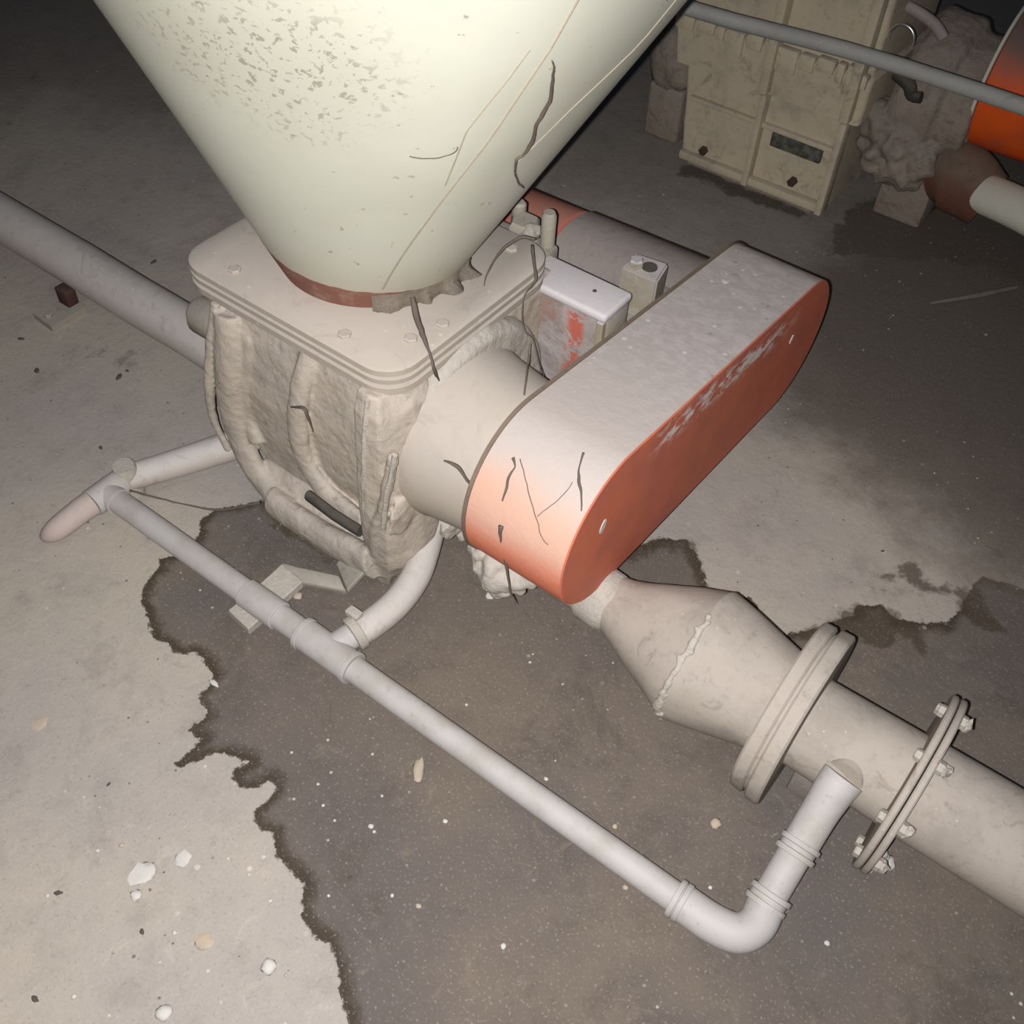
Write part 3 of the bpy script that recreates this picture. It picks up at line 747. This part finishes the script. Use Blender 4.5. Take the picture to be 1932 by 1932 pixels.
# ------------------------------------------------------------------ white plastic pipe
pp = empty('plastic_pipe', (-.6, .543, 0), 'slim white plastic pipe along the floor ending in an elbow up to the duct', 'pipe')
PZ = .047
A = at(215, 940, z=PZ); B = at(1290, 1705, z=PZ)
bm = bmesh.new(); tube(bm, [A, A.lerp(B, .33), A.lerp(B, .66), B], .0200, 28, sm=4); finish('pipe_run', bm, M_pvc, pp)
def sleeve(name, a, b, r, lip=.003, mat=None, parent=None, lips=(1, 1)):
    a = Vector(a); b = Vector(b); d = (b-a).normalized(); l = (b-a).length
    P_ = [a, a+d*.001, a+d*.007, a+d*.008, b-d*.008, b-d*.007, b-d*.001, b]
    ra = lip if lips[0] else 0; rb = lip if lips[1] else 0
    rs = [r+ra-.001, r+ra, r+ra, r, r, r+rb, r+rb, r+rb-.001]
    bmx = bmesh.new(); tube(bmx, P_, rs, 30); return finish(name, bmx, mat or M_pvc, parent or pp, ang=35)
on = lambda t: A.lerp(B, t)
def tpx(px, py):
    q = at(px, py, z=PZ); return (q-A).dot(B-A)/(B-A).length_squared
sleeve('clamp', on(tpx(466, 1118)), on(tpx(528, 1163)), .0235, .0)
sleeve('tee', on(tpx(572, 1192)), on(tpx(668, 1262)), .0250, .0015)
# tee branch and hose clamp
tc0 = on(tpx(620, 1228)); h0 = at(682, 1187, z=.055)
bm = bmesh.new(); tube(bm, [tc0, h0], .021, 24); finish('tee_branch', bm, M_pvc, pp)
d = (h0-tc0).normalized()
bm = bmesh.new(); tube(bm, [h0-d*.018, h0-d*.017, h0-d*.004, h0-d*.003], [.025, .028, .028, .025], 28)
q = h0-d*.01+Vector((-.012, .012, .026)); box(bm, q.x-.012, q.x+.012, q.y-.008, q.y+.008, q.z-.006, q.z+.006, .002)
finish('hose_clamp', bm, M_lump, pp, ang=40)
hp_ = [tc0.lerp(h0, .85), at(700, 1178, z=.055), at(748, 1138, z=.058), at(783, 1090, z=.065), at(800, 1045, z=.075), at(806, 1000, z=.09)+Vector((0, .01, 0)), at(806, 970, z=.11)+Vector((0, .02, 0))]
bm = bmesh.new(); tube(bm, hp_, .0235, 28, sm=6)
tag(finish('rubber_hose', bm, M_duct2, pp), 'dusty tan curved hose into the valve base')
# right hand elbow run
E0 = B; E1 = at(1345, 1742, z=PZ); E2 = at(1392, 1760, z=PZ+.001); E3 = at(1428, 1743, z=PZ+.003); E4 = at(1447, 1700, z=PZ+.008)
G1 = at(1506, 1600, z=.092); G2 = at(1545, 1535, z=.122); G3 = at(1574, 1490, z=.148)
bm = bmesh.new(); tube(bm, [E0-(E1-E0)*.05, E0, E1, E2, E3, E4], .0245, 28, sm=6); finish('elbow', bm, M_pvc, pp, ang=60)
sleeve('elbow_socket', E0-(E1-E0)*.35, E0+(E1-E0)*.05, .0245, .0018)
bm = bmesh.new(); tube(bm, [E4, G1], .0215, 28); finish('riser', bm, M_pvc, pp)
dd = (G1-E4).normalized()
sleeve('coupling', E4-dd*.008, E4+dd*.014, .0245, .0035)
sleeve('coupling', G1-dd*.012, G1+dd*.010, .0235, .0035)
bm = bmesh.new(); tube(bm, [G1, G2, G3, s1.lerp(G3, .35), s1], [.0235, .0240, .0260, .0270, .0275], 28, sm=6)
finish('upper_elbow', bm, M_pvc, pp, ang=60)
# left hand end tee, its stub and blurred flour-pink branch
bm = bmesh.new(); Lq = at(200, 930, z=PZ); tube(bm, [Lq+Vector((.001, -.03, 0)), Lq+Vector((0, .032, 0))], .024, 26)
tube(bm, [Lq, A+Vector((.012, 0, 0))], .0225, 26); finish('end_tee', bm, M_pvc, pp, ang=60)
bm = bmesh.new(); e = Lq+Vector((0, -.03, 0)); tube(bm, [e, at(150, 965, z=.045), at(105, 1000, z=.03), at(85, 1013, z=.012)], [.022, .021, .019, .01], 24, sm=5)
tag(finish('end_branch', bm, dusty('pinkish_dust_pipe', rgb(180, 164, 158), rgb(178, 164, 158), scale=8, mott=.2), pp), 'pinkish dusty stub')
bm = bmesh.new(); q = Lq+Vector((0, .045, 0)); tube(bm, [q+Vector((0, 0, -.04)), q+Vector((0, 0, .018)), q+Vector((.0, .0, .03))], [.021, .021, .018], 24)
tag(finish('vertical_stub', bm, M_lump, pp), 'cream dusty vertical stub')
bm = bmesh.new(); tube(bm, [q+Vector((0, 0, 0)), at(330, 875, z=.045), at(445, 838, z=.06)], [.023, .025, .027], 20, sm=5)
tag(finish('side_branch', bm, M_duct2, pp), 'tan side pipe leading behind the valve')

# bent strap bracket holding the white pipe to the valve foot
br = empty('pipe_bracket', (-.845, .57, 0), 'bent flat steel bracket under the white pipe, bolted to the valve foot', 'bracket')
def ribbon(b, pts, widths, th, z=None):
    """flat bar following floor-plane points; pts are (left, right) pairs of Vectors"""
    rr_ = []
    for l, r_ in pts:
        rr_.append([tuple(l), tuple(r_), (r_.x, r_.y, r_.z-th), (l.x, l.y, l.z-th)])
    rings(b, rr_)
    bmesh.ops.bevel(b, geom=[e for e in b.edges], offset=.002, segments=1, affect='EDGES')
bm = bmesh.new()
ribbon(bm, [(at(430, 1150, z=.024), at(468, 1186, z=.024)), (at(470, 1118, z=.024), at(520, 1142, z=.024)), (at(532, 1062, z=.03), at(572, 1095, z=.03))], None, .018)
finish('saddle_bar', bm, M_lump, br, ang=30)
bm = bmesh.new()
ribbon(bm, [(at(532, 1060, z=.032), at(546, 1100, z=.028)), (at(560, 1068, z=.028), at(572, 1097, z=.026)), (at(640, 1085, z=.024), at(652, 1113, z=.022)), ], None, .012)
ribbon(bm, [(at(634, 1062, z=.026), at(655, 1113, z=.024)), (at(672, 1022, z=.07), at(706, 1058, z=.07))], None, .012)
finish('strap', bm, M_metal, br, ang=30)

# ------------------------------------------------------------------ cobwebs and strands
def strand(pts, r, label, cat='cobweb', group=None, name='cobweb_strand', wob=.0012):
    b = bmesh.new(); rs = r if isinstance(r, list) else r
    tube(b, pts, rs, 6, sm=5)
    for v in b.verts: v.co += Vector((noise.noise(v.co*80), noise.noise(v.co*83+Vector((9, 0, 0))), noise.noise(v.co*79+Vector((0, 7, 0)))))*wob
    return tag(finish(name, b, M_web, ang=180), label, cat, group)
def onc(px, py, off=.003):
    q = conetheta(px, py); return hp(q[0], q[1], off)
G = 'dusty cobweb strands'
strand([onc(1040,112), onc(1042,130), onc(1036,180), onc(1020,215), onc(1008,235), onc(1003,262), onc(985,290), onc(972,300), onc(968,320)], [.0006, .0012, .002, .0022, .0018, .0022, .0016, .0018, .0012], 'brown dust strand hanging down the right side of the cream hopper', group=G)
strand([onc(968,320), onc(975,342), onc(984,352), at(992,362, y=1.05)], [.0012, .0012, .001, .0008], 'short curved strand on the lower right edge of the hopper', group=G)
strand([onc(772,292), onc(800,297), onc(840,292), onc(858,283), onc(861,276)], [.0006]*5, 'hair-thin curled strand on the middle of the cream hopper', group=G)
strand([at(778,560,z=.49), at(785,595,z=.475), at(797,630,z=.47), at(812,672,z=.46), at(820,700,z=.44), at(828,718,z=.40)], [.003, .0045, .0035, .0018, .0024, .001], 'ragged strand hanging over the front right edge of the flange', group=G)
strand([at(1010,452,z=.50), at(985,448,z=.50), at(955,465,z=.49), at(930,495,z=.48), at(916,525,z=.47), at(912,540,z=.46)], [.002, .0025, .002, .0015, .001, .0006], 'looped dark strand from the posts onto the flange top', group=G)
strand([at(1004,462,z=.47), at(1008,500,z=.46), at(1010,530,z=.45), at(988,562,z=.42), at(988,620,z=.40), at(1005,640,x=-.66), at(1018,690,x=-.64), at(1028,712,x=-.64)], [.0025, .0025, .002, .001, .0009, .001, .001, .0006], 'black wire-like strand beside the small steel box', group=G)
strand([at(998,650,x=-.60), at(992,720,x=-.60), at(984,790,x=-.585), at(976,850,x=-.555), at(972,862,x=-.545)], [.0006, .0015, .0016, .001, .002], 'long straight strand between the valve cover and the guard', group=G)
def ong(px, py, off=.002):
    """point on the guard's shell seen at this pixel"""
    d = R.T @ np.array([px-966., 966.-py, -F]); d /= np.linalg.norm(d)
    poly = np.array(stadium(off))
    lo = (GX0-O[0])/d[0]; hi = (GX1-O[0])/d[0]
    ts = np.linspace(min(lo, hi)-.12, max(lo, hi)+.12, 1500)
    Pp = O+ts[:, None]*d
    s = sdf(poly, Pp[:, 1], Pp[:, 2])
    i = np.argmax(s > 0) if (s > 0).any() else np.argmax(s)
    return Vector(Pp[i])
strand([ong(968,864), ong(972,880), ong(960,900), ong(955,925), ong(948,945)], [.0025, .001, .0016, .0018, .001], 'knotted strand at the upper left of the orange guard end', group=G)
strand([ong(982,866), ong(992,905), ong(1003,950), ong(1014,985), ong(1020,1010), ong(1035,1028)], .0006, 'fine strand running down the middle of the guard end', group=G)
strand([ong(1101,855), ong(1093,880), ong(1092,905), ong(1097,930), ong(1097,965)], [.0015, .0009, .002, .0014, .0008], 'dark strand on the guard shell near its red face', group=G)
strand([ong(1014,974), ong(1045,950), ong(1070,925), ong(1080,910)], .0005, 'faint slanting strand crossing the guard end', group=G)
strand([ong(945,992), ong(944,1010), at(950,1040,y=.70), at(958,1085,y=.70), at(962,1115,y=.70), at(974,1140,y=.70)], [.004, .0022, .002, .0018, .0016, .0006], 'thick dark strand hanging from a knot below the guard end', group=G)
strand([at(838,870,x=-.62), at(862,880,x=-.60), at(880,905,x=-.585), at(905,935,x=-.575), at(910,950,x=-.57)], [.001, .0028, .0022, .003, .001], 'dark web threads between the bearing and the guard', group=G)
strand([at(550,768,y=.70), at(572,770,y=.695), at(580,785,y=.695), at(590,815,y=.70)], [.0012, .0026, .0022, .0006], 'small dark strand clinging to the middle rib', group=G)
strand([at(245,925,z=.05), at(290,938,z=.05), at(350,952,z=.03), at(410,962,z=.03), at(460,955,z=.05), at(490,948,z=.06)], [.002, .0016, .0014, .0022, .0018, .0025], 'thin sagging wire from the white pipe end to the valve foot', cat='wire', name='sagging_wire')
# sooty cobweb sheet around the hopper foot
bm = bmesh.new(); prev = None
for i in range(90):
    t0 = math.radians(-48+i*1.0); env = math.sin(math.pi*min(1, max(0, i/89)))
    wv = (-.001+.05*max(0, noise.noise(Vector((i*.07, 3, 0)))+.12)+.006*noise.noise(Vector((i*.28, 1, 0))))*(env**.5)+.002
    P3 = []
    for rr0, zz in ((HR(.482)+.001, .484), (.147+wv*.15, .464), (.146+wv, .4555), (.144+wv, .4537), (.138, .4535)):
        P3.append(bm.verts.new((-.917+rr0*math.cos(t0), .922+rr0*math.sin(t0), zz+.001*noise.noise(Vector((i*.7, rr0*50, 2))))))
    if prev:
        for a_, b2_, c2_, d2_ in zip(prev, prev[1:], P3[1:], P3): bm.faces.new((a_, b2_, c2_, d2_))
    prev = P3
tag(finish('cobweb_tuft', bm, dusty('sooty_web', rgb(128, 118, 106), rgb(134, 124, 114), scale=40, mott=.7, bump=1), ang=180), 'matted sooty cobweb around the hopper foot on its right side', 'cobweb', kind='stuff')

# ------------------------------------------------------------------ far machine, top right
FY = 2.148
gb = empty('gear_casing', (-.85, 2.25, 0), 'tall dusty cream gear casing with vertical ribs, standing at the back', 'gear casing')
bm = bmesh.new()
secs = [(.03, -1.045, -.655, FY, 2.42), (.16, -1.06, -.655, FY, 2.44), (.25, -1.07, -.655, FY, 2.45), (.262, -1.085, -.628, FY-.03, 2.46), (.36, -1.10, -.622, FY-.035, 2.46), (.372, -1.09, -.63, FY-.02, 2.46), (.72, -1.09, -.63, FY-.02, 2.46), (.78, -1.05, -.66, FY+.02, 2.42)]
rings(bm, [ringxy(a, b, c, d_, .012, z) for z, a, b, c, d_ in secs])
bmesh.ops.subdivide_edges(bm, edges=bm.edges[:], cuts=2, use_grid_fill=True)
for v in bm.verts: v.co += Vector((noise.noise(v.co*12), noise.noise(v.co*14), noise.noise(v.co*13)))*.006
finish('housing', bm, M_gear, gb, ang=25)
for x in (-.85, -.655):
    bm = bmesh.new(); box(bm, x-.012, x+.004, FY-.028, FY+.01, .03, .255, .003); box(bm, x-.01, x+.012, FY-.055, FY+.01, .27, .74, .003); finish('rib', bm, M_gear, gb)
bm = bmesh.new(); box(bm, -1.04, -.66, FY-.02, FY+.01, .03, .05, .004); box(bm, -1.04, -.66, FY-.014, FY+.01, .175, .187, .003); finish('cross_rib', bm, M_gear, gb)
bm = bmesh.new(); box(bm, -1.03, -.69, 2.17, 2.40, 0, .03); finish('base', bm, M_far, gb)
n0 = at(1458, 262, y=FY); n1_ = at(1553, 290, y=FY)
bm = bmesh.new(); bmid = (n0+n1_)/2; box(bm, n0.x, n1_.x, FY-.012, FY+.0, bmid.z-.016, bmid.z+.016, .001)
tag(finish('name_plate', bm, M_plateD, gb), 'dark grey blank plate')
for px, py in [(1497, 341), (1330, 282)]:
    q = at(px, py, y=FY); bm = bmesh.new(); hexbolt(bm, (q.x, FY+.002, q.z), .011, .018, '-y'); tag(finish('plug', bm, M_rust, gb), 'dark round plug')
# jagged flour crust along the ledge
bm = bmesh.new()
x = -1.095
while x < -.64:
    w_ = random.uniform(.018, .05); h = random.uniform(.02, .055)
    box(bm, x, min(x+w_, -.63), FY-.042, FY-.02, .372-h, .372+random.uniform(.0, .015), .004)
    x += w_+random.uniform(.002, .007)
tag(finish('flour_crust', bm, M_gear, gb), 'ragged flour crust along the ledge', kind='stuff')

fm = empty('gear_motor', (-.45, 2.3, 0), 'dust-caked gear motor with a bright orange fan cowl at the top right', 'motor')
q = at(1690, 210, y=2.26)
cy, cz = 2.32, .30
bm = bmesh.new(); lathe_x(bm, [(-.60, .14), (-.58, .155), (-.50, .15), (-.49, .13), (-.43, .125)], cy, cz, 48)
for (px, py, r, s_) in [(1655,285,.05,1),(1690,310,.05,2),(1715,325,.045,3),(1740,300,.045,4),(1700,260,.06,5),(1665,230,.05,6)]:
    blob(bm, at(px, py, y=2.21), (r*.9, r, r), .4, 2, 3, s_+60)
organic('motor_body', bm, M_far, fm, .006, .006, 16, 3)
bm = bmesh.new(); lathe_x(bm, [(-.432, .13), (-.425, .15), (-.27, .148), (-.25, .135), (-.235, .1)], cy+.03, cz+.06, 56)
cowl_ = tag(finish('fan_cowl', bm, M_orange, fm), 'bright orange fan cowl')
bm = bmesh.new(); lathe_x(bm, [(-.434, .153), (-.428, .153)], cy+.03, cz+.06, 56); tag(finish('cowl_rim', bm, M_whitepipe, cowl_), 'pale rim of the cowl')
bm = bmesh.new(); box(bm, -.58, -.46, 2.27, 2.40, 0, .2, .01); finish('pedestal', bm, M_far, fm)
bm = bmesh.new(); c = at(1700, 72, y=2.14); tube(bm, [c+Vector((.026*math.cos(a), .0, .026*math.sin(a))) for a in np.linspace(-.3, math.pi+.3, 16)], .004, 10); tag(finish('lifting_ring', bm, M_chrome, fm), 'shiny chrome lifting ring')
bm = bmesh.new(); tube(bm, [at(1712,12,y=2.12), at(1740,28,y=2.12), at(1765,48,y=2.12), at(1780,72,y=2.12)], .011, 14, sm=5); finish('cable', bm, M_whitepipe if False else M_dark, fm)
bm = bmesh.new(); tube(bm, [at(1690,140,y=2.13), at(1715,160,y=2.12), at(1720,180,y=2.12), at(1738,184,y=2.12)], [.012, .014, .012, .012], 10, sm=3); tag(finish('dark_hook', bm, M_black, fm), 'dark hooked fitting')
bm = bmesh.new(); blob(bm, (-1.16, 2.3, .2), (.08, .10, .10), .3, 2, 3, 4); box(bm, -1.2, -1.1, 2.22, 2.38, 0, .14, .01); 
tag(finish('bearing_block', bm, M_far, gb, ang=60), 'dusty bearing block on the left')

# low rusty housing and the cream pipe at the right edge
rh = empty('rusty_fitting', (-.38, 2.28, 0), 'rusty brown pipe fitting below the orange cowl', 'pipe fitting')
bm = bmesh.new(); tube(bm, [at(1762, 330, y=2.25), at(1800, 330, y=2.25), at(1862, 375, y=2.25)], [.055, .075, .06], 32, sm=4)
for v in bm.verts: v.co += Vector((noise.noise(v.co*16), noise.noise(v.co*14), noise.noise(v.co*13)))*.008
finish('fitting_body', bm, dusty('rusty_brown', rgb(100, 66, 54), rgb(112, 96, 84), scale=12, mott=.5), rh, ang=60)
wp = bmesh.new(); tube(wp, [at(1850, 362, y=2.23), at(1935, 400, y=2.18), at(2100, 490, y=2.1)], .042, 32, sm=4)
tag(finish('cream_pipe', wp, M_whitepipe), 'short cream white pipe at the right edge below the orange cowl', 'pipe')

# conduit crossing in front of the far machine
bm = bmesh.new(); tube(bm, [(-1.5, 1.86, .50), (-.93, 1.865, .50), (-.52, 1.915, .50), (.3, 1.91, .50)], .0145, 20, sm=5)
tag(finish('conduit', bm, dusty('grey_conduit', rgb(150, 150, 147), rgb(156, 154, 150), scale=9, mott=.3)), 'long grey conduit crossing in front of the far gear casing', 'conduit')

# ------------------------------------------------------------------ bits on the floor
def crumb(px, py, r, mat, label, cat='crumb', group=None, fl=.5, name='flour_lump', seed=0, stretch=(1, 1), rot=0):
    q = at(px, py, z=0); b = bmesh.new()
    blob(b, (0, 0, 0), (r*stretch[0], r*stretch[1], r*fl), .45, 1.7, 2, seed)
    me_o = finish(name, b, mat, ang=80)
    me_o.location = (q.x, q.y, r*fl*.7); me_o.rotation_euler = (0, 0, rot)
    return tag(me_o, label, cat, group)
crumb(268, 1650, .014, M_white, 'large white flour patch on the pale floor, lower left', seed=1, fl=.12, stretch=(1, 1.3))
crumb(258, 1690, .008, M_white, 'white flour lump just below the large white patch', seed=2)
crumb(345, 1620, .011, M_white, 'flat white flour patch right of the large one', seed=3, fl=.12)
crumb(385, 1778, .012, M_cream, 'cream flour patch on the pale floor near the stain edge', seed=4, fl=.15)
crumb(508, 1825, .010, M_white, 'bright white lump beside the lower stain edge', seed=5)
crumb(310, 1912, .010, M_white, 'white lump at the bottom edge of the photo', seed=6)
crumb(76, 1366, .011, M_cream, 'round pale patch at the far left of the floor', seed=7, fl=.12)
crumb(562, 1126, .008, M_cream, 'cream lump beside the steel bracket', seed=8)
crumb(790, 1455, .013, M_cream, 'peach coloured crumb streak on the dark stain', seed=9, fl=.2, stretch=(.6, 1.5), rot=.6)
crumb(1350, 1555, .008, M_cream, 'cream crumb below the first duct flange', seed=10)
crumb(1672, 1630, .012, M_white, 'white flour lump below the second duct flange', seed=11)
crumb(1640, 1640, .006, M_cream, 'small pale lump left of the white one under the flange', seed=12)
crumb(404, 1290, .006, M_white, 'white chip on the ragged stain edge', seed=13, stretch=(1.6, .7))
crumb(925, 1125, .008, M_white, 'pale crumb under the guard end', seed=14)
SM = [(445,1075),(610,1010),(1340,1675),(1180,1675),(950,1785),(740,1690),(1480,1720),(1325,1720),(1030,1470),(790,1710),(430,1620),(470,1650),(230,1595),(185,1605),(600,1480),(1040,1500),(140,1880),(840,1550),(1240,1900),(1560,1780),(620,1690),(1160,1560),(90,1690),(510,1700),(1860,632),(700,1560),(880,1330),(540,1840),(330,1760),(1000,1250)]
for i, (x, y) in enumerate(SM):
    crumb(x, y, random.uniform(.002, .0042), M_white if i % 3 else M_cream, 'tiny pale crumb lying on the concrete floor', group='tiny pale crumbs on the floor', name='flour_crumb', seed=i+30)
DK = [(66,1885,.006),(165,530,.012),(225,712,.010),(240,700,.005),(1665,1040,.004),(660,1658,.005),(268,1758,.005),(110,1685,.006),(205,1480,.004),(190,845,.006),(378,468,.008),(290,495,.009),(70,700,.009),(40,640,.008),(1555,380,.006)]
for i, (x, y, r) in enumerate(DK):
    crumb(x, y, r*.7, M_crumb, 'small dark crumb of dirt on the concrete floor', group='dark crumbs on the floor', name='dirt_crumb', seed=i+80, fl=.3, stretch=(1.3, .7), rot=i)
bm = bmesh.new(); a = at(1755, 572, z=.006); b_ = at(1918, 542, z=.006); tube(bm, [a, a.lerp(b_, .5)+Vector((.004, 0, 0)), b_], [.003, .006, .005], 8, sm=4)
tag(finish('dust_trail', bm, dusty('dust_trail_mat', rgb(112, 106, 98), rgb(120, 112, 105))), 'thin pale rod on the dark floor at the right, standing in for a dust trail', 'dust trail')  # pale rod added in place of the blurred trail of falling dust
